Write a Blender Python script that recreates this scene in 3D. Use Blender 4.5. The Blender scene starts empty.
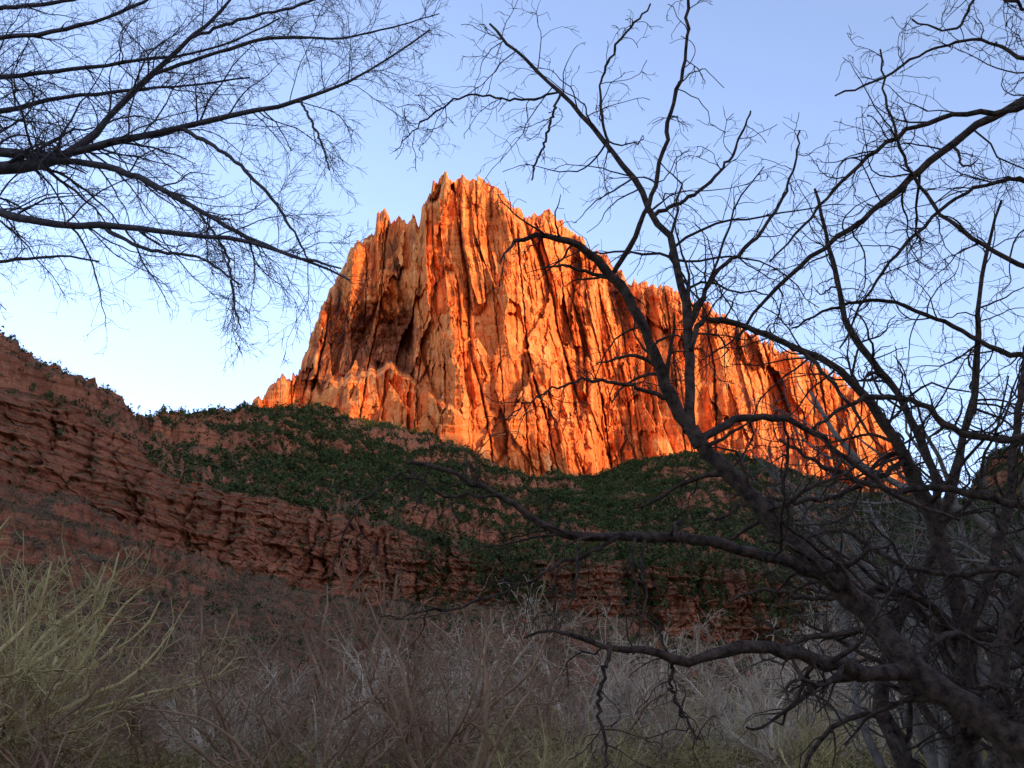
import bpy, math, numpy as np
from mathutils import Vector
rng = np.random.default_rng(7)

# ------------------------------------------------------------------ camera
F = 1000.0            # focal length in picture widths/1024
PITCH = math.radians(20.6)
CAM = np.array([0.0, 0.0, 1.6])
cp, sp = math.cos(PITCH), math.sin(PITCH)
scene = bpy.context.scene
cd = bpy.data.cameras.new("camera"); cam = bpy.data.objects.new("camera", cd)
scene.collection.objects.link(cam); scene.camera = cam
cam.location = CAM; cam.rotation_euler = (math.radians(90) + PITCH, 0, 0)
cd.sensor_width = 36.0; cd.lens = 36.0 * F / 1024.0
cd.clip_start = 0.1; cd.clip_end = 30000

def unproject(u, v, dist):
    """image pixel (u,v) cast through the camera + distance north -> world metres"""
    u = np.asarray(u, float); v = np.asarray(v, float); dist = np.asarray(dist, float)
    a = (u - 512.0) / F; b = (384.0 - v) / F
    dy = cp - b * sp; dz = sp + b * cp
    k = dist / dy
    return np.stack([CAM[0] + a * k, CAM[1] + dist + 0 * a, CAM[2] + dz * k], -1)

# ------------------------------------------------------------------ noise
def _h(ix, iy, seed):
    n = (ix.astype(np.int64) * 374761393 + iy.astype(np.int64) * 668265263 + seed * 1442695041) & 0xffffffff
    n = ((n ^ (n >> 13)) * 1274126177) & 0xffffffff
    n = (n ^ (n >> 16)) & 0xffffff
    return n / float(0xffffff)
def vn(x, y, seed=0):
    x, y = np.broadcast_arrays(np.asarray(x, float), np.asarray(y, float))
    x0 = np.floor(x); y0 = np.floor(y); fx = x - x0; fy = y - y0
    fx = fx * fx * (3 - 2 * fx); fy = fy * fy * (3 - 2 * fy)
    a = _h(x0, y0, seed); b = _h(x0 + 1, y0, seed); c = _h(x0, y0 + 1, seed); d = _h(x0 + 1, y0 + 1, seed)
    return (a * (1 - fx) + b * fx) * (1 - fy) + (c * (1 - fx) + d * fx) * fy
def fbm(x, y, o=4, seed=0):
    s = 0; A = 1; t = 0
    for i in range(o):
        s = s + A * vn(x * 2 ** i + 13.7 * i, y * 2 ** i + 5.1 * i, seed + i); t += A; A *= .5
    return s / t
def pillar(x, y, seed=0):       # rounded ribs with sharp cracks, 0 in crack .. 1 rib
    n = fbm(x, y, 2, seed)
    return np.sqrt(np.clip(np.abs(n * 2 - 1) * 2.2, 0, 1))
def crack(x, y, seed=0, wd=.02):  # narrow joint: 1 in the joint, 0 elsewhere
    n = fbm(x, y, 2, seed)
    return np.exp(-(np.abs(n - .5) / wd) ** 1.5)
def facet(x, y, seed=0, tilt=1.0, vt=1.0):  # broken planar blocks (nearest jittered cell), about -.5 .. .5
    x, y = np.broadcast_arrays(x, y)
    x0 = np.floor(x); y0 = np.floor(y); best = np.full(x.shape, 9e9); out = np.zeros(x.shape)
    for i in (-1, 0, 1):
        for j in (-1, 0, 1):
            cx = x0 + i; cy = y0 + j
            jx = cx + _h(cx, cy, seed); jy = cy + _h(cx, cy, seed + 1)
            dx = x - jx; dy = y - jy; d = np.maximum(np.abs(dx), np.abs(dy)) + .3 * (np.abs(dx) + np.abs(dy))
            v = _h(cx, cy, seed + 2) - .5 + tilt * ((_h(cx, cy, seed + 3) - .5) * dx * 1.8 + vt * (_h(cx, cy, seed + 4) - .35) * dy)
            m = d < best; best = np.where(m, d, best); out = np.where(m, v, out)
    return out
def sm(x, a, b):
    t = np.clip((x - a) / (b - a), 0, 1); return t * t * (3 - 2 * t)

# ------------------------------------------------------------------ mesh helpers
def mesh_obj(name, V, Fq, mat=None, smooth=False, parent=None, link=True, attr=None):
    me = bpy.data.meshes.new(name)
    V = np.ascontiguousarray(V, np.float32); Fq = np.ascontiguousarray(Fq, np.int32)
    k = Fq.shape[1]; n = len(Fq)
    me.vertices.add(len(V)); me.vertices.foreach_set("co", V.ravel())
    me.loops.add(n * k); me.loops.foreach_set("vertex_index", Fq.ravel())
    me.polygons.add(n); me.polygons.foreach_set("loop_start", np.arange(0, n * k, k, dtype=np.int32))
    try: me.polygons.foreach_set("loop_total", np.full(n, k, np.int32))
    except Exception: pass
    me.polygons.foreach_set("use_smooth", np.full(n, smooth, bool))
    me.update(calc_edges=True)
    if attr:
        for nm, val in attr.items():
            at = me.attributes.new(nm, 'FLOAT', 'POINT'); at.data.foreach_set("value", np.ascontiguousarray(val, np.float32).ravel())
    if mat: me.materials.append(mat)
    ob = bpy.data.objects.new(name, me)
    if link: scene.collection.objects.link(ob)
    if parent: ob.parent = parent
    return ob
def grid_faces(nr, nc):
    i = np.arange(nr * nc).reshape(nr, nc)
    return np.stack([i[:-1, :-1], i[:-1, 1:], i[1:, 1:], i[1:, :-1]], -1).reshape(-1, 4)

# ------------------------------------------------------------------ materials
def new_mat(name, rough=0.9):
    m = bpy.data.materials.new(name); m.use_nodes = True
    nt = m.node_tree; b = nt.nodes["Principled BSDF"]
    b.inputs["Roughness"].default_value = rough
    b.inputs["Specular IOR Level"].default_value = 0.15
    return m, nt, b
def nd(nt, t, **kw):
    n = nt.nodes.new(t)
    for k, v in kw.items(): setattr(n, k, v)
    return n
def noise(nt, vec, scale, detail=5, rough=.6, sc3=None):
    if sc3:
        mp = nd(nt, "ShaderNodeMapping"); mp.inputs["Scale"].default_value = sc3
        nt.links.new(vec, mp.inputs["Vector"]); vec = mp.outputs[0]
    n = nd(nt, "ShaderNodeTexNoise"); n.inputs["Scale"].default_value = scale
    n.inputs["Detail"].default_value = detail; n.inputs["Roughness"].default_value = rough
    nt.links.new(vec, n.inputs["Vector"]); return n.outputs["Fac"]
def ramp(nt, fac, stops):
    r = nd(nt, "ShaderNodeValToRGB"); e = r.color_ramp.elements
    e[0].position = stops[0][0]; e[0].color = (*stops[0][1], 1)
    e[1].position = stops[1][0]; e[1].color = (*stops[1][1], 1)
    for p, c in stops[2:]:
        x = e.new(p); x.color = (*c, 1)
    nt.links.new(fac, r.inputs[0]); return r.outputs[0]
def mix(nt, fac, a, b, mode='MIX'):
    m = nd(nt, "ShaderNodeMix", data_type='RGBA', blend_type=mode)
    for s, v in ((m.inputs[0], fac), (m.inputs[6], a), (m.inputs[7], b)):
        if hasattr(v, "is_output"): nt.links.new(v, s)
        else: s.default_value = v if isinstance(v, float) else (*v, 1)
    return m.outputs[2]
def bump(nt, b, h, dist, strength=1.0, prev=None):
    n = nd(nt, "ShaderNodeBump"); n.inputs["Distance"].default_value = dist
    n.inputs["Strength"].default_value = strength
    nt.links.new(h, n.inputs["Height"])
    if prev: nt.links.new(prev, n.inputs["Normal"])
    nt.links.new(n.outputs[0], b.inputs["Normal"]); return n.outputs[0]

def rock_mountain():
    m, nt, b = new_mat("sandstone_cliff")
    co = nd(nt, "ShaderNodeNewGeometry").outputs["Position"]
    streak = noise(nt, co, 1.0, 6, .62, (.05, .05, .006))
    base = ramp(nt, streak, [(.30, (.56, .115, .028)), (.43, (.78, .22, .052)), (.56, (.88, .32, .088)), (.70, (.92, .49, .19))])
    va = nd(nt, "ShaderNodeAttribute", attribute_name="painted_shade").outputs["Fac"]  # per-vertex shade painted into the rock colour
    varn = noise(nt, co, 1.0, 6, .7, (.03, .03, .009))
    ad = nd(nt, "ShaderNodeMath", operation='ADD'); nt.links.new(varn, ad.inputs[0]); nt.links.new(va, ad.inputs[1])  # random dark streaks plus the painted shade
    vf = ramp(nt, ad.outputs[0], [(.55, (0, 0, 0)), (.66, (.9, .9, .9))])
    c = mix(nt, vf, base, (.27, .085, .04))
    lay = noise(nt, co, 1.0, 5, .65, (.005, .005, .09))
    lf = ramp(nt, lay, [(.38, (.72, .60, .54)), (.54, (1, 1, 1))])
    c = mix(nt, .6, c, lf, 'MULTIPLY')
    nt.links.new(c, b.inputs["Base Color"])
    p = bump(nt, b, noise(nt, co, 1.0, 7, .65, (.09, .09, .08)), 3.5)
    bump(nt, b, noise(nt, co, 1.0, 6, .7, (.3, .3, .4)), 1.5, prev=p)
    return m
def rock_terrain():
    m, nt, b = new_mat("red_hillside")
    g = nd(nt, "ShaderNodeNewGeometry"); co = g.outputs["Position"]
    strata = noise(nt, co, 1.0, 6, .7, (.008, .008, .30))
    rock = ramp(nt, strata, [(.34, (.20, .060, .030)), (.46, (.42, .135, .062)), (.56, (.50, .20, .10)), (.66, (.33, .105, .048))])
    vs = noise(nt, co, 1.0, 5, .65, (.09, .09, .02))
    rock = mix(nt, .75, rock, ramp(nt, vs, [(.36, (.42, .38, .36)), (.55, (1, 1, 1))]), 'MULTIPLY')
    big = noise(nt, co, .02, 5, .6)
    soil = ramp(nt, big, [(.35, (.17, .085, .042)), (.55, (.27, .115, .058)), (.7, (.20, .125, .065))])
    spk = noise(nt, co, .30, 5, .7)
    sf = ramp(nt, spk, [(.46, (0, 0, 0)), (.56, (1, 1, 1))])
    soil = mix(nt, sf, soil, (.080, .068, .030))
    rub = noise(nt, co, .9, 3, .7)
    soil = mix(nt, ramp(nt, rub, [(.60, (0, 0, 0)), (.66, (1, 1, 1))]), soil, (.38, .21, .12))
    sep = nd(nt, "ShaderNodeSeparateXYZ"); nt.links.new(g.outputs["Normal"], sep.inputs[0])
    st = ramp(nt, sep.outputs[2], [(.45, (0, 0, 0)), (.7, (1, 1, 1))])
    c = mix(nt, st, rock, soil)
    nt.links.new(c, b.inputs["Base Color"])
    p = bump(nt, b, noise(nt, co, 1.0, 7, .7, (.25, .25, .30)), 3.0)
    bump(nt, b, noise(nt, co, .8, 5, .7), 1.2, prev=p)
    return m
def ground_mat():
    m, nt, b = new_mat("dry_grass_ground")
    co = nd(nt, "ShaderNodeNewGeometry").outputs["Position"]
    c = ramp(nt, noise(nt, co, .4, 8, .7), [(.3, (.12, .08, .05)), (.5, (.2, .15, .08)), (.7, (.16, .14, .07))])
    nt.links.new(c, b.inputs["Base Color"]); bump(nt, b, noise(nt, co, 3, 6, .7), .1)
    return m
def bark(name, c1, c2, sc=8.0, bd=.01):
    m, nt, b = new_mat(name)
    co = nd(nt, "ShaderNodeTexCoord").outputs["Object"]
    f = noise(nt, co, sc, 6, .65)
    col = ramp(nt, f, [(.35, c1), (.65, c2)])
    nt.links.new(col, b.inputs["Base Color"])
    bump(nt, b, noise(nt, co, sc * 4, 5, .7), bd)
    return m
def leafy(name, c1, c2, c3, sc):
    m, nt, b = new_mat(name)
    co = nd(nt, "ShaderNodeNewGeometry").outputs["Position"]
    nt.links.new(ramp(nt, noise(nt, co, sc, 3, .6), [(.32, c1), (.5, c2), (.68, c3)]), b.inputs["Base Color"])
    return m
M_mtn = rock_mountain(); M_ter = rock_terrain(); M_gnd = ground_mat()
M_dark = bark("dark_bark", (.018, .013, .011), (.11, .072, .052), 16, .02)
M_cott = bark("cottonwood_bark", (.045, .04, .045), (.11, .095, .095))
M_mid = bark("weathered_twig_bark", (.08, .066, .055), (.20, .165, .135), 2, .01)
M_grey = bark("pale_twig_bark", (.28, .205, .135), (.56, .44, .31), .6, .01)
M_tan = bark("olive_twig_bark", (.30, .22, .09), (.50, .39, .17), .6, .01)
M_brn = bark("brown_twig_bark", (.16, .09, .05), (.34, .21, .125), .6, .01)
M_jun = leafy("juniper_foliage", (.022, .032, .009), (.042, .058, .016), (.080, .085, .028), .05)
M_scr = leafy("scrub_leaves", (.12, .065, .025), (.19, .145, .05), (.22, .20, .065), .25)
M_dry = leafy("dry_brush_twigs", (.10, .06, .035), (.16, .11, .065), (.24, .18, .11), .06)

# ------------------------------------------------------------------ mountain
def I(px, pts):
    p = np.array(pts, float); return np.interp(px, p[:, 0], p[:, 1])
RIDGE = [(225,450),(240,430),(250,406),(262,395),(275,382),(284,373),(292,374),(298,380),(305,352),(318,318),(330,290),(345,262),(358,242),(370,234),(375,233),(377,212),(387,210),(391,225),(398,218),(408,220),(413,217),(419,224),(424,205),(430,196),(433,183),(437,184),(441,180),(446,173),(450,179),(456,178),(463,172),(468,177),(472,176),(477,182),(484,180),(495,192),(500,190),(508,204),(520,211),(524,217),(532,212),(538,215),(545,211),(556,219),(567,227),(575,235),(590,247),(603,254),(615,269),(622,271),(628,282),(645,284),(665,292),(672,291),(685,301),(708,304),(720,315),(745,330),(770,343),(800,358),(828,372),(850,384),(865,398),(880,416),(895,440),(905,465),(915,500),(930,520)]
BASE = [(225,470),(250,440),(300,425),(330,420),(400,430),(440,445),(470,460),(500,474),(540,484),(600,476),(640,462),(680,462),(740,462),(800,480),(850,498),(905,508),(930,520)]
px = np.arange(225, 931, .58); nc = len(px); nr = 560; nb = 40
t = np.linspace(0, 1, nr)[:, None]
saw = np.abs(vn(px * .16, 0 * px, 6) * 2 - 1) + .5 * np.abs(vn(px * .45, 0 * px, 7) * 2 - 1)
top = I(px, RIDGE) + (fbm(px * .12, px * 0, 4, 3) - .5) * 5 + facet(px * .11, 0 * px + .5, 4) * 4 + (saw - .7) * 7
bas = I(px, BASE) + 45
X = px[None, :] + 0 * t
PY = bas + (top - bas) * t
D0 = I(px, [(225,1740),(290,1740),(318,1710),(400,1585),(430,1500),(455,1445),(520,1435),(560,1455),(592,1500),(602,1600),(622,1625),(648,1600),(658,1540),(690,1530),(702,1590),(760,1600),(775,1640),(800,1640),(880,1720),(930,1760)])
lean = t * I(px, [(225,60),(300,110),(450,170),(560,170),(700,140),(930,60)])
w = (fbm(X * .015, PY * .010, 3, 11) - .5)
jit = (fbm(X * .3, PY * .22, 3, 12) - .5) * 2.5
sl = .16 * (PY - 300) * np.clip((X - 430) / 120, -1, 1)       # joints fan slightly away from the summit
s = X + w * 12 - sl + jit
q = PY + w * 50 + jit * 3
rgh = .35 + .65 * sm(fbm(X * .022, PY * .016, 3, 91), .38, .58)       # slabs stay smooth, broken zones rough
D = D0 + lean
D = D + 60 * facet(s / 54, q / 150, 21, 1.2, .6) + 40 * facet(s / 26, q / 95, 25, 1.3, .6)
D = D + 22 * facet(s / 12, q / 50, 33, 1.3, .6) * (.4 + .6 * rgh) + 10.5 * facet(s / 5.8, q / 20, 37, 1.2, .7) * rgh + 4.5 * facet(s / 2.8, q / 8, 39) * rgh
D = D - 6 * pillar(s * .026, PY * .0035, 31) - 3 * pillar(s * .085, PY * .006, 41)
D = D + 34 * crack(s * .028, PY * .003, 81, .012) + 16 * crack(s * .07, PY * .005, 83, .02)
zl = PY + (fbm(X * .02, PY * .02, 3, 71) - .5) * 22
for H_, a_, sd_ in ((27., 10, 75), (9., 4, 77)):
    st = zl / H_; k_ = sm(fbm(X * .02, PY * .02, 3, sd_), .42, .6)
    D = D + k_ * a_ * ((st - np.floor(st)) - sm(st - np.floor(st), .0, .3))
ytop = I(px, [(300,392),(322,386),(345,376),(375,368),(395,364),(415,380),(440,400),(470,420),(480,430)]) + (fbm(px * .1, 0 * px, 3, 5) - .5) * 16
D = D - 60 * sm(PY - ytop, -1, 6) * sm(X, 300, 322) * (1 - sm(X, 440, 480))
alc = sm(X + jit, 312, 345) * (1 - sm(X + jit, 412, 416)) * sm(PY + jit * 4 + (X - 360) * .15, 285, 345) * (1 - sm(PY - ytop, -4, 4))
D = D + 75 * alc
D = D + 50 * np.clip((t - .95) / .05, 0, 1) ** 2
shade_paint = .13 * alc + .06 * (1 - sm(X, 400, 450)) * (1 - sm(PY - ytop, -4, 4)) - .02 * sm(X, 430, 470) + .07 * sm(X, 596, 606) * (1 - sm(X, 640, 655))  # shade painted as darker rock in the alcove, left flank and gully
V = unproject(X, PY, D)
back = []
for j in range(1, nb + 1):
    q_ = V[-1].copy(); f = j / nb
    q_[:, 1] += 600 * f; q_[:, 2] -= 420 * f ** 1.3 + 10 * (fbm(px * .05, px * 0 + j * .3, 3, 9) - .5)
    back.append(q_)
V = np.concatenate([V, np.array(back)], 0)
shade_paint = np.concatenate([shade_paint, np.zeros((nb, nc))], 0)
mesh_obj("sandstone_mountain", V.reshape(-1, 3), grid_faces(nr + nb, nc), M_mtn, attr={"painted_shade": shade_paint})

# ------------------------------------------------------------------ hillside terrain
px = np.arange(-700, 1750, 1.5); nc = len(px)
cN = (fbm(px * .03, px * 0, 4, 101) - .5)
cM = (fbm(px * .15, px * 0, 3, 111) - .5)
FOOT = [(-700,440),(-200,480),(0,500),(50,508),(100,526),(150,555),(200,570),(300,592),(400,606),(500,612),(600,620),(700,640),(800,650),(1000,640),(1200,600),(1750,560)]
TOPB = [(-700,300),(-200,370),(0,394),(50,400),(90,410),(125,436),(150,462),(175,480),(230,492),(300,505),(360,516),(420,540),(500,565),(600,560),(700,560),(800,575),(900,575),(1024,560),(1200,500),(1750,440)]
RDG = [(-700,180),(-200,290),(0,344),(20,362),(45,378),(75,394),(95,402),(115,414),(132,430),(150,429),(180,426),(215,424),(238,416),(250,412),(300,419),(330,418),(400,428),(440,443),(470,458),(500,472),(540,482),(600,474),(640,460),(680,458),(740,458),(800,475),(850,493),(905,500),(940,504),(965,500),(985,482),(1005,470),(1024,462),(1100,440),(1200,420),(1750,300)]
foot = I(px, FOOT) + cN * 22 + cM * 6; topb = I(px, TOPB) + cN * 12 + cM * 6; rdg = I(px, RDG) + cM * 5
dF = I(px, [(-700,420),(0,520),(150,600),(300,680),(500,760),(800,800),(1200,700),(1750,600)])
dR = I(px, [(-700,620),(0,680),(100,740),(128,800),(150,1120),(250,1260),(400,1400),(600,1430),(900,1500),(1000,1300),(1200,1100),(1750,900)])
k0 = unproject(px, 760 + 0 * px, np.full(nc, 150.)); k0[:, 2] = -1.0
k1 = unproject(px, foot, dF); k2 = unproject(px, topb, dF + 26); k3 = unproject(px, rdg, dR)
k4 = k3.copy(); k4[:, 1] += 60; k4[:, 2] -= 12
k5 = k3.copy(); k5[:, 1] += 500; k5[:, 2] -= 260
rows = []; zone = []
def seg(a, b, n, pw, z):
    for i in range(n):
        f = i / n; q = a + (b - a) * f
        q[:, 2] = a[:, 2] + (b[:, 2] - a[:, 2]) * f ** pw
        rows.append(q); zone.append((z, f))
seg(k0, k1, 150, 1.35, 0); seg(k1, k2, 170, 1, 1); seg(k2, k3, 220, 1.05, 2); seg(k3, k4, 6, 1, 3); seg(k4, k5, 12, 1, 4); rows.append(k5); zone.append((4, 1))
T = np.array(rows); zz = np.array([z for z, f in zone])[:, None]; ff = np.array([f for z, f in zone])[:, None]
x, y, z = T[..., 0].copy(), T[..., 1].copy(), T[..., 2].copy()
edge = np.where(zz == 1, np.sin(np.pi * ff) ** .35, 0)
PXX = px[None, :] + 0 * ff
wz = (fbm(x * .01, y * .01, 3, 131) - .5); wj = (fbm(x * .09, z * .12, 3, 132) - .5)
zs = z + wz * 12 + wj * 3
def terr(h, H, a):
    s_ = h / H; q = s_ - np.floor(s_); return a * (sm(q, 0, .3) - q)
dy = np.zeros_like(x)
xs = x + wj * 7 + wz * 20
dy += edge * (13 * facet(xs / 30, z / 60, 141, 1, .2) + 8 * facet(xs / 12, z / 22, 145, 1, .2) + 4.5 * facet(xs / 5, z / 7, 149, 1, .3) + 2 * facet(xs / 2.5, z / 2.6, 153, 1, .3))
dy -= edge * (6 * pillar(x * .022, z * .004, 141))
dy += edge * 9 * crack(xs * .05, z * .01, 155, .03)
tm = .4 + .6 * sm(fbm(x * .008, z * .02, 3, 175), .4, .6)
dy += edge * tm * (-terr(zs, 19, 7) - terr(zs + 3, 6.3, 4))
dz = np.zeros_like(x)
m0 = (zz == 0) * sm(ff, .12, .5) * (1 - .5 * sm(ff, .92, 1)); m2 = (zz == 2) * sm(ff, 0, .06) * (1 - sm(ff, .9, 1) * .8)
rel = 28 * (fbm(x * .012, y * .005, 4, 181) - .5) + 8 * (fbm(x * .08, y * .08, 4, 191) - .5) + 3.5 * facet(x / 9, y / 9, 195)
dz += m0 * rel * .9 + m2 * (rel * 1.5)
tb = z + 10 * (fbm(x * .02, y * .02, 3, 201) - .5)
dz += m2 * terr(tb, 34, 26) * sm(fbm(x * .006, z * .01, 3, 211), .36, .5)
dz += m0 * terr(z + wj * 4, 22, 14) * sm(fbm(x * .008, z * .02, 3, 221), .42, .55)
e = sm(PXX, 950, 1000) * (zz >= 2) * sm(ff + (zz > 2), .5, .9)
dz += e * 30 * facet(x / 34, y / 60, 231) * (zz <= 3)
T[..., 1] += dy; T[..., 2] += dz
mesh_obj("red_rock_hillside_terrain", T.reshape(-1, 3), grid_faces(len(rows), nc), M_ter)

gx = np.linspace(-9000, 9000, 181); gy = np.linspace(-9000, 9000, 181)
GX, GY = np.meshgrid(gx, gy)
mesh_obj("ground", np.stack([GX, GY, 0 * GX], -1).reshape(-1, 3), grid_faces(181, 181), M_gnd)

# ------------------------------------------------------------------ sun + the western canyon wall behind the viewer
SE = math.radians(8.0); A_ = math.radians(40); S2 = np.array([math.sin(A_), -math.cos(A_)]); perp = np.array([math.cos(A_), math.sin(A_)])
wl = np.linspace(-5000, 5000, 300); wt = np.linspace(0, 1, 40)[:, None]
H = 985 + (fbm(wl * .0016, wl * 0, 4, 301) - .5) * 60
prof = np.interp(wt, [0, .3, .5, .55, 1], [0, .35, .95, 1, 0])
dep = 2150 + wt * 1000 + (fbm(wl * .006, wt * 6, 4, 311) - .5) * 160 * (1 - np.abs(wt - .53) * 1.8)
WX = wl[None] * perp[0] + dep * S2[0]; WY = wl[None] * perp[1] + dep * S2[1]
mesh_obj("canyon_wall_terrain", np.stack([WX, WY, prof * H[None] - 2], -1).reshape(-1, 3), grid_faces(40, 300), M_ter)

sd = bpy.data.lights.new("sun", 'SUN'); so = bpy.data.objects.new("sun", sd); scene.collection.objects.link(so)
sd.energy = 5.0; sd.angle = math.radians(.5); sd.color = (1, .60, .28)
sun_dir = Vector((S2[0] * math.cos(SE), S2[1] * math.cos(SE), math.sin(SE)))
so.rotation_euler = sun_dir.to_track_quat('Z', 'Y').to_euler(); so.location = (0, 0, 50)
wd = bpy.data.worlds.new("World"); scene.world = wd; wd.use_nodes = True
nt = wd.node_tree; bg = nt.nodes["Background"]
sky = nt.nodes.new("ShaderNodeTexSky"); sky.sky_type = 'NISHITA'; sky.sun_disc = False
sky.sun_elevation = SE; sky.sun_rotation = math.atan2(S2[0], S2[1]); sky.altitude = 1200
sky.air_density = 1.0; sky.dust_density = 1.4; sky.ozone_density = 2.5
# camera-style white balance of the sky light (a little less cyan)
wb = mix(nt, 1.0, sky.outputs[0], (1.17, .98, 1.04), 'MULTIPLY')
hs = nt.nodes.new("ShaderNodeHueSaturation"); hs.inputs["Saturation"].default_value = .84
nt.links.new(wb, hs.inputs["Color"])
nt.links.new(hs.outputs[0], bg.inputs["Color"]); bg.inputs["Strength"].default_value = .58
scene.view_settings.view_transform = 'Standard'; scene.view_settings.look = 'None'; scene.view_settings.exposure = 0

# ------------------------------------------------------------------ juniper scrub on the slopes
def clumps(C, R, nleaf, leaf, flat=.75, seed=1):
    r = np.random.default_rng(seed); n = len(C)
    d = r.normal(size=(n, nleaf, 3)); d /= np.linalg.norm(d, axis=-1, keepdims=True)
    rad = r.uniform(.35, 1, (n, nleaf, 1)) * (1 + .35 * np.sin(d[..., :1] * 5 + r.uniform(0, 6, (n, 1, 1))))
    c = d * rad * R[:, None, None]; c[..., 2] = c[..., 2] * flat + R[:, None] * flat * .6
    c = c + C[:, None]
    tri = r.normal(size=(n, nleaf, 3, 3)); tri /= np.linalg.norm(tri, axis=-1, keepdims=True)
    tri = tri * leaf * (R[:, None, None, None]) + c[:, :, None]
    Vv = tri.reshape(-1, 3); return Vv, np.arange(len(Vv)).reshape(-1, 3)
Pv = T.reshape(-1, 3); Z = np.broadcast_to(zz, x.shape).ravel(); FX = PXX.ravel(); FFf = np.broadcast_to(ff, x.shape).ravel()
mask = .55 * fbm(Pv[:, 0] * .010, Pv[:, 1] * .007, 3, 401) + .45 * fbm(Pv[:, 0] * .05, Pv[:, 1] * .03, 3, 402)
area = (Pv[:, 1] / 1000) ** 1.5
inview = (FX > -250) & (FX < 1250)
green = (Z == 2) * sm(FX, 120, 170) * (.60 + 2.2 * sm(mask, .36, .48)) * (.6 + .4 * sm(FFf, .1, .5)) * (1 + .8 * sm(FX, 230, 300))
leftp = (Z == 2) * (1 - sm(FX, 120, 170)) * (.25 + .9 * sm(mask, .45, .6))
low = (Z == 0) * sm(FFf, .25, .6) * (.25 + .7 * sm(mask, .46, .58)) * (1 + 1.0 * sm(FX, 330, 450))
rid = (Z == 3) * 1.5
ledge = (Z == 1) * (.03 + .6 * sm(FX, 340, 440) * sm(mask, .42, .52) + .5 * (FFf > .95))
wgt = (green + leftp + low + rid + ledge) * area * inview
pick = rng.choice(len(Pv), 125000, p=wgt / wgt.sum())
C = Pv[pick] + rng.normal(size=(len(pick), 3)) * [1.5, 1.5, 0]
R = rng.uniform(1.0, 2.4, len(C)) * rng.choice([1, 1, 1.8], len(C)) * np.where(Z[pick] == 0, .6, 1) * np.where(FX[pick] < 140, .7, 1)
Vb, Fb = clumps(C, R, 12, .62, 1.25, 3)
mesh_obj("juniper_scrub", Vb, Fb, M_jun)
# leafless brush on the talus below the lower cliff
wgt = ((Z == 0) * sm(FFf, .15, .5) * (.4 + sm(mask, .40, .55)) + (Z == 2) * .10) * area * inview
pick = rng.choice(len(Pv), 45000, p=wgt / wgt.sum())
C = Pv[pick] + rng.normal(size=(len(pick), 3)) * [1, 1, 0]
Vb, Fb = clumps(C, rng.uniform(.6, 1.9, len(C)), 14, .36, 1.1, 5)
mesh_obj("dry_brush", Vb, Fb, M_dry)

# ------------------------------------------------------------------ bare-branch machinery
def norm(a): return a / (np.linalg.norm(a, axis=-1, keepdims=True) + 1e-9)
def sprout(P, R, per_m, ratio, ang, wander, trop, N, r, rfac=.55, tmin=.12, rmin=.0015, lmin=.05, lmax=9, taper=.25, bias=None):
    B, M = P.shape[:2]
    Ls = np.linalg.norm(P[:, 1:] - P[:, :-1], axis=-1).sum(1)
    cnt = r.poisson(np.clip(Ls * per_m, .4, 60)); idx = np.repeat(np.arange(B), cnt); n = len(idx)
    if n == 0: return np.zeros((0, N, 3)), np.zeros((0, N))
    tt = tmin + (1 - tmin) * r.uniform(0, .98, n); f = tt * (M - 1); i = np.floor(f).astype(int); g = (f - i)[:, None]
    p = P[idx, i] * (1 - g) + P[idx, i + 1] * g
    tan = norm(P[idx, i + 1] - P[idx, i]); rr = (R[idx, i] * (1 - g[:, 0]) + R[idx, i + 1] * g[:, 0]) * rfac * r.uniform(.6, 1.1, n)
    q = r.normal(size=(n, 3))
    if bias is not None: q = q + np.array(bias)
    q = norm(q - (q * tan).sum(-1, keepdims=True) * tan)
    a = np.radians(r.uniform(ang[0], ang[1], n))[:, None]
    d = tan * np.cos(a) + q * np.sin(a)
    L = np.clip(Ls[idx] * ratio * r.uniform(.45, 1.25, n) * (1.15 - .6 * tt), lmin, lmax)
    out = [p]; st = (L / (N - 1))[:, None]
    for j in range(N - 1):
        d = norm(d + r.normal(size=(n, 3)) * wander + np.array(trop)); p = p + d * st; out.append(p)
    Pn = np.stack(out, 1); rr = np.maximum(rr, rmin)
    Rn = np.maximum(rr[:, None] * np.linspace(1, taper, N)[None], rmin * .7)
    return Pn, Rn
def tubes(groups):
    VV = []; FF = []; off = 0
    for P, R, k in groups:
        if len(P) == 0: continue
        B, N = P.shape[:2]
        tan = np.empty_like(P); tan[:, 1:-1] = P[:, 2:] - P[:, :-2]; tan[:, 0] = P[:, 1] - P[:, 0]; tan[:, -1] = P[:, -1] - P[:, -2]
        tan = norm(tan)
        mean = norm(P[:, -1] - P[:, 0]); ref = np.where(np.abs(mean[:, 2:]) > .8, [[1., 0, 0]], [[0, 0, 1.]])[:, None]
        u = norm(np.cross(tan, np.broadcast_to(ref, tan.shape))); v = np.cross(tan, u)
        a = np.arange(k) * 2 * np.pi / k
        ring = P[:, :, None] + R[:, :, None, None] * (u[:, :, None] * np.cos(a)[None, None, :, None] + v[:, :, None] * np.sin(a)[None, None, :, None])
        VV.append(ring.reshape(-1, 3))
        i = np.arange(B * N * k).reshape(B, N, k); nx = np.roll(i, -1, 2)
        FF.append(np.stack([i[:, :-1], nx[:, :-1], nx[:, 1:], i[:, 1:]], -1).reshape(-1, 4) + off); off += B * N * k
    return np.concatenate(VV), np.concatenate(FF)
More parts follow.
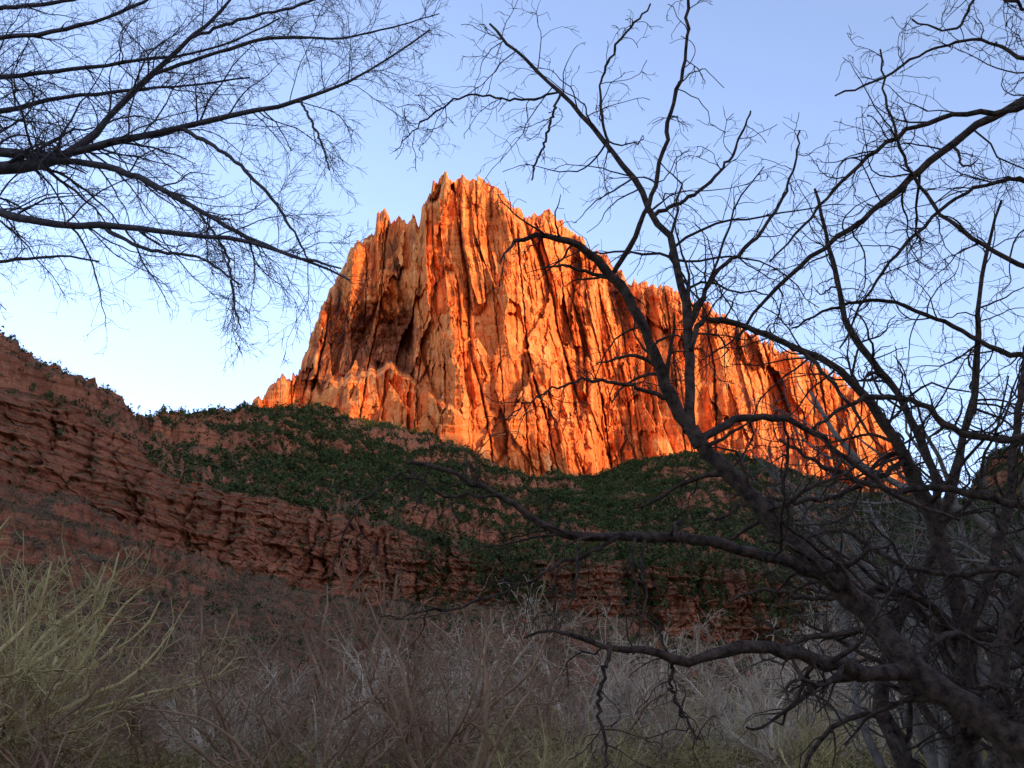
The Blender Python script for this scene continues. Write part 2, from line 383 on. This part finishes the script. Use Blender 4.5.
def spline(pts, N, r, jit=0.0):
    p = np.array(pts, float); W = unproject(p[:, 0], p[:, 1], p[:, 2]); rad = p[:, 3] / 2 / F * p[:, 2]
    c = np.r_[0, np.cumsum(np.linalg.norm(np.diff(W, axis=0), axis=1))]; L = c[-1]
    tt = np.linspace(0, L, N); n = len(p)
    m = np.gradient(W, c, axis=0)
    k = np.clip(np.searchsorted(c, tt, side='right') - 1, 0, n - 2); h = (c[k + 1] - c[k])[:, None]; s_ = ((tt - c[k]) / h[:, 0])[:, None]
    Q = (2*s_**3-3*s_**2+1)*W[k] + (s_**3-2*s_**2+s_)*h*m[k] + (-2*s_**3+3*s_**2)*W[k+1] + (s_**3-s_**2)*h*m[k+1]
    Rr = np.interp(tt, c, rad) * (1 + r.normal(size=N) * .07)
    j = r.normal(size=(N, 3)) * jit; j[0] = 0; Q = Q + j
    return Q, Rr
def limb_tree(name, limbs, mat, levels, r, N=30, jit=.010):
    L = [spline(l, N, r, jit) for l in limbs]
    P = np.stack([a for a, b in L]); R = np.stack([b for a, b in L])
    groups = [(P, R, 10)]; cur = (P, R)
    for i, kw in enumerate(levels):
        cur = sprout(cur[0], cur[1], r=r, **kw)
        groups.append((cur[0], cur[1], 5 if i == 0 else 3))
    V_, F_ = tubes(groups)
    print(name, [len(g[0]) for g in groups])
    return mesh_obj(name, V_, F_, mat, smooth=True)

# main arching tree on the right
limbs = [
 [(1130,800,6.6,42),(1024,746,6.7,33),(960,705,6.8,28),(905,660,6.9,26),(868,614,7,24),(830,580,7,22),(790,540,7,20),(745,490,7,18),(705,450,7,17),(688,428,7,15)],
 [(700,446,7,15),(672,400,7,14),(655,355,6.9,12),(632,305,6.8,11),(605,268,6.7,10),(575,245,6.6,9),(545,236,6.5,7),(515,243,6.4,4),(500,262,6.3,2)],
 [(690,432,7,13),(690,370,7.1,11),(688,320,7.2,10),(678,265,7.3,8),(652,212,7.4,7),(612,152,7.5,6),(560,92,7.6,5),(520,56,7.7,4),(488,22,7.8,3)],
 [(612,276,6.75,6),(640,225,6.6,6),(660,165,6.5,5),(672,110,6.4,5),(684,60,6.3,4),(692,-20,6.2,4)],
 [(830,578,7,13),(770,557,6.8,12),(700,541,6.6,11),(640,536,6.5,10),(585,537,6.4,9),(545,525,6.3,8),(500,496,6.2,6),(455,474,6.1,5),(405,463,6,3)],
 [(915,672,6.9,17),(870,672,6.7,15),(800,655,6.5,13),(745,647,6.4,12),(690,662,6.3,10),(650,652,6.2,8),(610,648,6.1,6),(560,632,6,4),(525,640,5.9,2)],
 [(690,350,7.1,6),(705,320,7.2,6),(745,325,7.3,6),(800,352,7.3,5),(850,405,7.2,4),(880,450,7.2,2)],
 [(700,440,7,9),(740,420,7.2,8),(800,425,7.3,7),(850,460,7.4,6),(905,500,7.5,5),(960,520,7.6,3)],
 [(612,648,6.1,5),(604,675,6,4),(598,710,6,4),(606,745,6,3),(600,790,6,2)],
 [(672,400,7,5),(625,385,6.8,4),(580,380,6.7,3),(540,395,6.6,2),(505,420,6.5,1.5)],
 [(560,92,7.6,3),(520,100,7.6,3),(470,95,7.7,2.5),(425,120,7.7,2),(395,150,7.7,1)],
 [(620,536,6.45,5),(570,560,6.4,4),(510,590,6.3,3),(440,610,6.2,2.5),(380,620,6.1,1.5)],
 [(655,215,7.4,5),(700,190,7.5,4),(735,150,7.6,3),(750,110,7.6,2)],
 [(688,320,7.2,6),(720,270,7.3,5),(760,235,7.4,4),(790,180,7.5,3),(800,130,7.6,2)],
 [(500,496,6.2,4),(450,495,6.2,3),(400,475,6.1,3),(350,520,6,2),(330,580,6,1.5)],
 [(610,152,7.5,4),(600,90,7.5,3),(620,40,7.6,3),(650,5,7.6,2)],
 [(672,660,6.3,4),(675,700,6.3,3),(700,740,6.3,2)],
 [(560,92,7.6,3),(545,140,7.5,3),(530,180,7.5,2)],
]
lv = [dict(per_m=5.2, ratio=.30, ang=(30,85), wander=.22, trop=(-.02,0,-.04), N=12, lmin=.35, lmax=1.5, rfac=.42, rmin=.0045, taper=.3),
      dict(per_m=7.0, ratio=.45, ang=(30,80), wander=.24, trop=(-.01,0,-.09), N=8, lmin=.14, lmax=.8, rfac=.6, rmin=.0032),
      dict(per_m=5.5, ratio=.5, ang=(30,75), wander=.22, trop=(0,0,-.06), N=5, lmin=.06, lmax=.35, rfac=.7, rmin=.0024)]
limb_tree("bare_arching_tree", limbs, M_dark, lv, np.random.default_rng(11))

limbs = [
 [(965,860,8.6,26),(962,768,8.6,24),(964,700,8.6,22),(966,640,8.6,20),(950,570,8.6,18),(925,500,8.6,15),(905,460,8.5,12),(875,410,8.4,10),(840,370,8.3,8),(790,346,8.2,7),(740,326,8.1,6),(700,316,8.0,3)],
 [(962,640,8.6,12),(985,590,8.6,11),(1005,520,8.7,10),(1015,440,8.8,8),(1030,330,8.9,6)],
 [(940,540,8.6,10),(935,480,8.7,9),(900,400,8.8,8),(850,330,8.9,7),(830,250,9,5),(815,190,9,3)],
 [(1080,70,8.0,11),(1024,100,8,10),(975,128,8,9),(925,165,8,8),(880,205,8,7),(835,240,8,6),(795,270,8,5),(765,300,8,4),(735,340,8,3)],
 [(1080,130,7.5,7),(1024,60,7.6,5),(980,40,7.7,4),(930,50,7.8,3),(880,80,7.9,3),(835,95,8,2)],
 [(1060,90,7.8,8),(1000,112,7.8,7),(940,118,7.8,6),(890,140,7.8,5),(840,185,7.8,4),(800,230,7.8,3),(770,262,7.8,2)],
 [(900,860,9,18),(905,768,9,16),(880,700,9,15),(890,640,9.1,13),(930,560,9.2,11),(955,470,9.2,9),(975,380,9.3,7),(980,290,9.4,5),(1000,200,9.4,3)],
 [(1015,860,8,22),(1008,768,8,20),(998,690,8,18),(1010,620,8,16),(1040,560,8,14),(1070,500,8,10)],
 [(966,640,8.6,9),(920,600,8.4,8),(870,590,8.2,7),(820,600,8,5),(770,590,7.9,4),(730,600,7.8,2)],
 [(1060,420,8,9),(1010,440,8,8),(960,430,8,7),(910,400,8,6),(860,400,8,5),(810,430,8,3)],
 [(1060,520,8,9),(1000,500,8,8),(950,490,8,7),(890,490,8,6),(830,470,8,5),(780,440,8,3)],
 [(905,460,8.5,7),(870,480,8.3,6),(820,500,8.1,5),(760,500,8,4),(710,520,7.9,3)],
 [(1080,280,8,7),(1010,260,8,6),(950,220,8,5),(910,170,8,4),(890,110,8,3),(880,50,8,2)],
 [(1080,200,9,6),(1020,180,9,5),(970,190,9,4),(920,230,9,4),(870,290,9,3),(840,350,9,2)],
 [(1060,360,9,7),(1000,350,9,6),(940,320,9,5),(880,300,9,4),(830,310,9,3),(790,330,9,2)],
 [(1080,-20,8,6),(1030,10,8,5),(985,-10,8,4),(950,30,8,3),(910,20,8,2)],
 [(1060,600,8,8),(1010,570,8,7),(950,575,8,6),(890,560,8,5),(840,530,8,4),(800,540,8,3)],
]
lv2 = [dict(per_m=5.6, ratio=.29, ang=(30,85), wander=.24, trop=(0,0,-.01), N=12, lmin=.4, lmax=1.7, rfac=.42, rmin=.0045, taper=.3),
      dict(per_m=6.8, ratio=.45, ang=(30,80), wander=.24, trop=(0,0,-.04), N=8, lmin=.14, lmax=.9, rfac=.6, rmin=.0036),
      dict(per_m=5.4, ratio=.5, ang=(30,75), wander=.22, trop=(0,0,-.03), N=5, lmin=.06, lmax=.4, rfac=.7, rmin=.0028)]
limb_tree("bare_tree", limbs, M_dark, lv2, np.random.default_rng(12))

limbs = [
 [(-260,200,15,26),(-80,184,15,19),(0,168,15,15),(55,160,15,12),(85,142,15,10),(120,105,15,8),(155,72,15,7),(190,38,15,5),(225,8,15,4),(250,-30,15,3)],
 [(-260,170,15,15),(0,152,15,11),(60,155,15,10),(120,140,15,9),(180,128,15,8),(240,114,14.8,6),(300,100,14.6,5),(360,76,14.4,3),(430,30,14.2,2)],
 [(-260,190,14,12),(0,213,14,9),(55,224,14,8),(110,226,14,7),(180,234,14,6),(250,243,14,4.5),(300,258,14,3.5),(350,280,14,2)],
 [(30,163,15,9),(80,162,14.8,8),(130,174,14.6,7),(180,200,14.4,6),(230,228,14.2,5),(280,252,14,4),(340,268,13.8,2)],
 [(-200,60,14,9),(0,38,14,6),(70,28,14,5),(130,8,14,4),(190,-25,14,3)],
 [(150,76,15,5),(210,55,15,4.5),(270,38,15,4),(340,38,15,3),(440,14,15,1.5)],
 [(-200,120,16,9),(0,112,16,7),(60,98,16,5),(120,92,16,4),(180,86,16,3),(250,78,16,2)],
 [(-200,250,16,8),(0,262,16,4),(50,256,16,3),(100,262,16,2)],
 [(-160,20,16,8),(0,8,16,6),(60,2,16,5),(120,-14,16,3)],
 [(180,128,15,5),(220,150,14.8,4.5),(260,185,14.6,4),(290,225,14.4,3),(310,262,14.2,2)],
 [(-200,90,15,8),(0,78,15,6),(70,70,15,5),(140,60,15,4),(210,50,15,3),(280,18,15,2)],
 [(100,226,14,5),(150,250,14,4),(200,258,14,3),(240,285,14,2)],
 [(190,38,15,4),(240,20,15,4),(300,5,15,3),(360,-20,15,2)],
 [(200,215,14.3,3),(225,250,14.2,3),(232,290,14.1,2.5),(240,330,14,1.5)],
 [(300,100,14.6,3),(320,140,14.5,3),(330,170,14.4,2)],
]
lv3 = [dict(per_m=4.4, ratio=.26, ang=(25,75), wander=.18, trop=(.02,0,-.03), N=11, tmin=.3, lmin=.7, lmax=2.0, rfac=.34, rmin=.0055, taper=.3),
      dict(per_m=6.8, ratio=.42, ang=(25,75), wander=.2, trop=(.01,0,-.02), N=7, lmin=.3, lmax=1.0, rfac=.6, rmin=.0042),
      dict(per_m=6.6, ratio=.5, ang=(25,70), wander=.2, trop=(.01,0,0), N=4, lmin=.14, lmax=.5, rfac=.7, rmin=.0036)]
limb_tree("bare_cottonwood_tree", limbs, M_cott, lv3, np.random.default_rng(14))

# ------------------------------------------------------------------ mid-distance bare trees
def whole_tree(name, h, mat, seed, spread=.35, stems=5, dens=1.0, rm=1.0, tr=.013, l3=1.0):
    r = np.random.default_rng(seed)
    N = 12; P = []; R = []
    for i in range(stems):
        a = r.uniform(0, 6.28); d = np.array([math.cos(a) * spread, math.sin(a) * spread, 1.]) * r.uniform(.8, 1.1); d /= np.linalg.norm(d)
        p = np.array([math.cos(a), math.sin(a), 0]) * .25; L = h * r.uniform(.6, 1.0); q = [p]
        for j in range(N - 1):
            d = d + r.normal(size=3) * .17 + np.array([0, 0, .03]); d /= np.linalg.norm(d); p = p + d * L / (N - 1); q.append(p)
        P.append(q); R.append(np.linspace(h * tr, h * .003, N))
    P = np.array(P); R = np.array(R); P[:, 0, 2] = -.3
    g = [(P, R, 7)]; c = (P, R)
    for i, kw in enumerate([
        dict(per_m=1.5 * dens, ratio=.42, ang=(25,75), wander=.2, trop=(0,0,.03), N=9, lmin=.6, lmax=5, rfac=.55, rmin=.022 * rm),
        dict(per_m=2.0 * dens, ratio=.42, ang=(25,75), wander=.22, trop=(0,0,.01), N=6, lmin=.4, lmax=2.4, rfac=.6, rmin=.015 * rm),
        dict(per_m=2.2 * dens * l3, ratio=.5, ang=(25,75), wander=.22, trop=(0,0,0), N=4, lmin=.3, lmax=1, rfac=.7, rmin=.010 * rm)]):
        c = sprout(c[0], c[1], r=r, **kw); g.append((c[0], c[1], 3))
    V_, F_ = tubes(g); print(name, len(F_))
    return mesh_obj(name, V_, F_, mat, smooth=True, link=False).data
grey = [whole_tree("grey_t%d" % i, 12, M_grey, 50 + i, .6, 4, .95, 1.5, .018) for i in range(4)]
tan_ = [whole_tree("tan_t%d" % i, 9, M_tan, 60 + i, .7, 6, .95, 1.0) for i in range(3)]
brn = [whole_tree("brn_t%d" % i, 7, M_brn, 70 + i, .7, 5, 1.0, 1.0) for i in range(3)]
tall = [whole_tree("tall_t%d" % i, 14, M_mid, 80 + i, .5, 5, 1.1, .55) for i in range(2)]
def place(parent, me, u, dist, s, n):
    x_ = (u - 512) / F / cp * dist
    o = bpy.data.objects.new("tree_part_%d" % n, me); scene.collection.objects.link(o)
    o.location = (x_, dist, 0); o.rotation_euler = (0, 0, rng.uniform(0, 6.28)); o.scale = (s, s, s * rng.uniform(.9, 1.1))
    if parent: o.parent = parent
    return o
def grp(name):
    e = bpy.data.objects.new(name, None); scene.collection.objects.link(e); return e
g = grp("bare_cottonwood_grove"); n = 0
for i in range(30):
    u = 380 + (i + rng.uniform(0, 1)) * 26; d = rng.uniform(46, 95)
    s = rng.uniform(.8, 1.25) * d / 70; place(g, grey[i % 4], u, d, s, n); n += 1
for i in range(8):
    u = rng.uniform(-100, 380); d = rng.uniform(42, 80)
    s = rng.uniform(.7, 1.05) * d / 72; place(g, grey[i % 4], u, d, s, n); n += 1
g = grp("bare_willow_thicket"); n = 0
for i in range(24):
    u = rng.uniform(380, 1150); d = rng.uniform(30, 60)
    s = rng.uniform(.5, 1.0) * d / 62; place(g, tan_[i % 3], u, d, s, n); n += 1
g = grp("brown_brush_thicket"); n = 0
for i in range(56):
    u = rng.uniform(-150, 580); d = rng.uniform(28, 90)
    s = rng.uniform(.7, 1.5) * d / 44; place(g, brn[i % 3], u, d, s, n); n += 1
for k_, (u, d, s) in enumerate([(-25, 34, 1.25), (30, 38, 1.15), (90, 42, .95), (-90, 30, 1.3), (0, 46, 1.6)]):
    o = place(None, tan_[k_ % 3], u, d, s, 0); o.name = "bare_willow_tree"
for k_, (u, d, s) in enumerate([(905, 30, 1.0), (985, 26, 1.0), (1060, 24, 1.1), (860, 36, .95)]):
    o = place(None, tall[k_ % 2], u, d, s, 0); o.name = "bare_cottonwood_tree"
# leafy understory
n = 1300
d = rng.uniform(30, 120, n); u = rng.uniform(-150, 1180, n)
Cc = np.stack([(u - 512) / F / cp * d, d, 0 * d], -1); Rr = rng.uniform(.5, 1.7, n) * (.5 + d / 60)
Vb, Fb = clumps(Cc, Rr, 130, .06, .9, 8)
mesh_obj("scrub_oak_understory", Vb, Fb, M_scr)
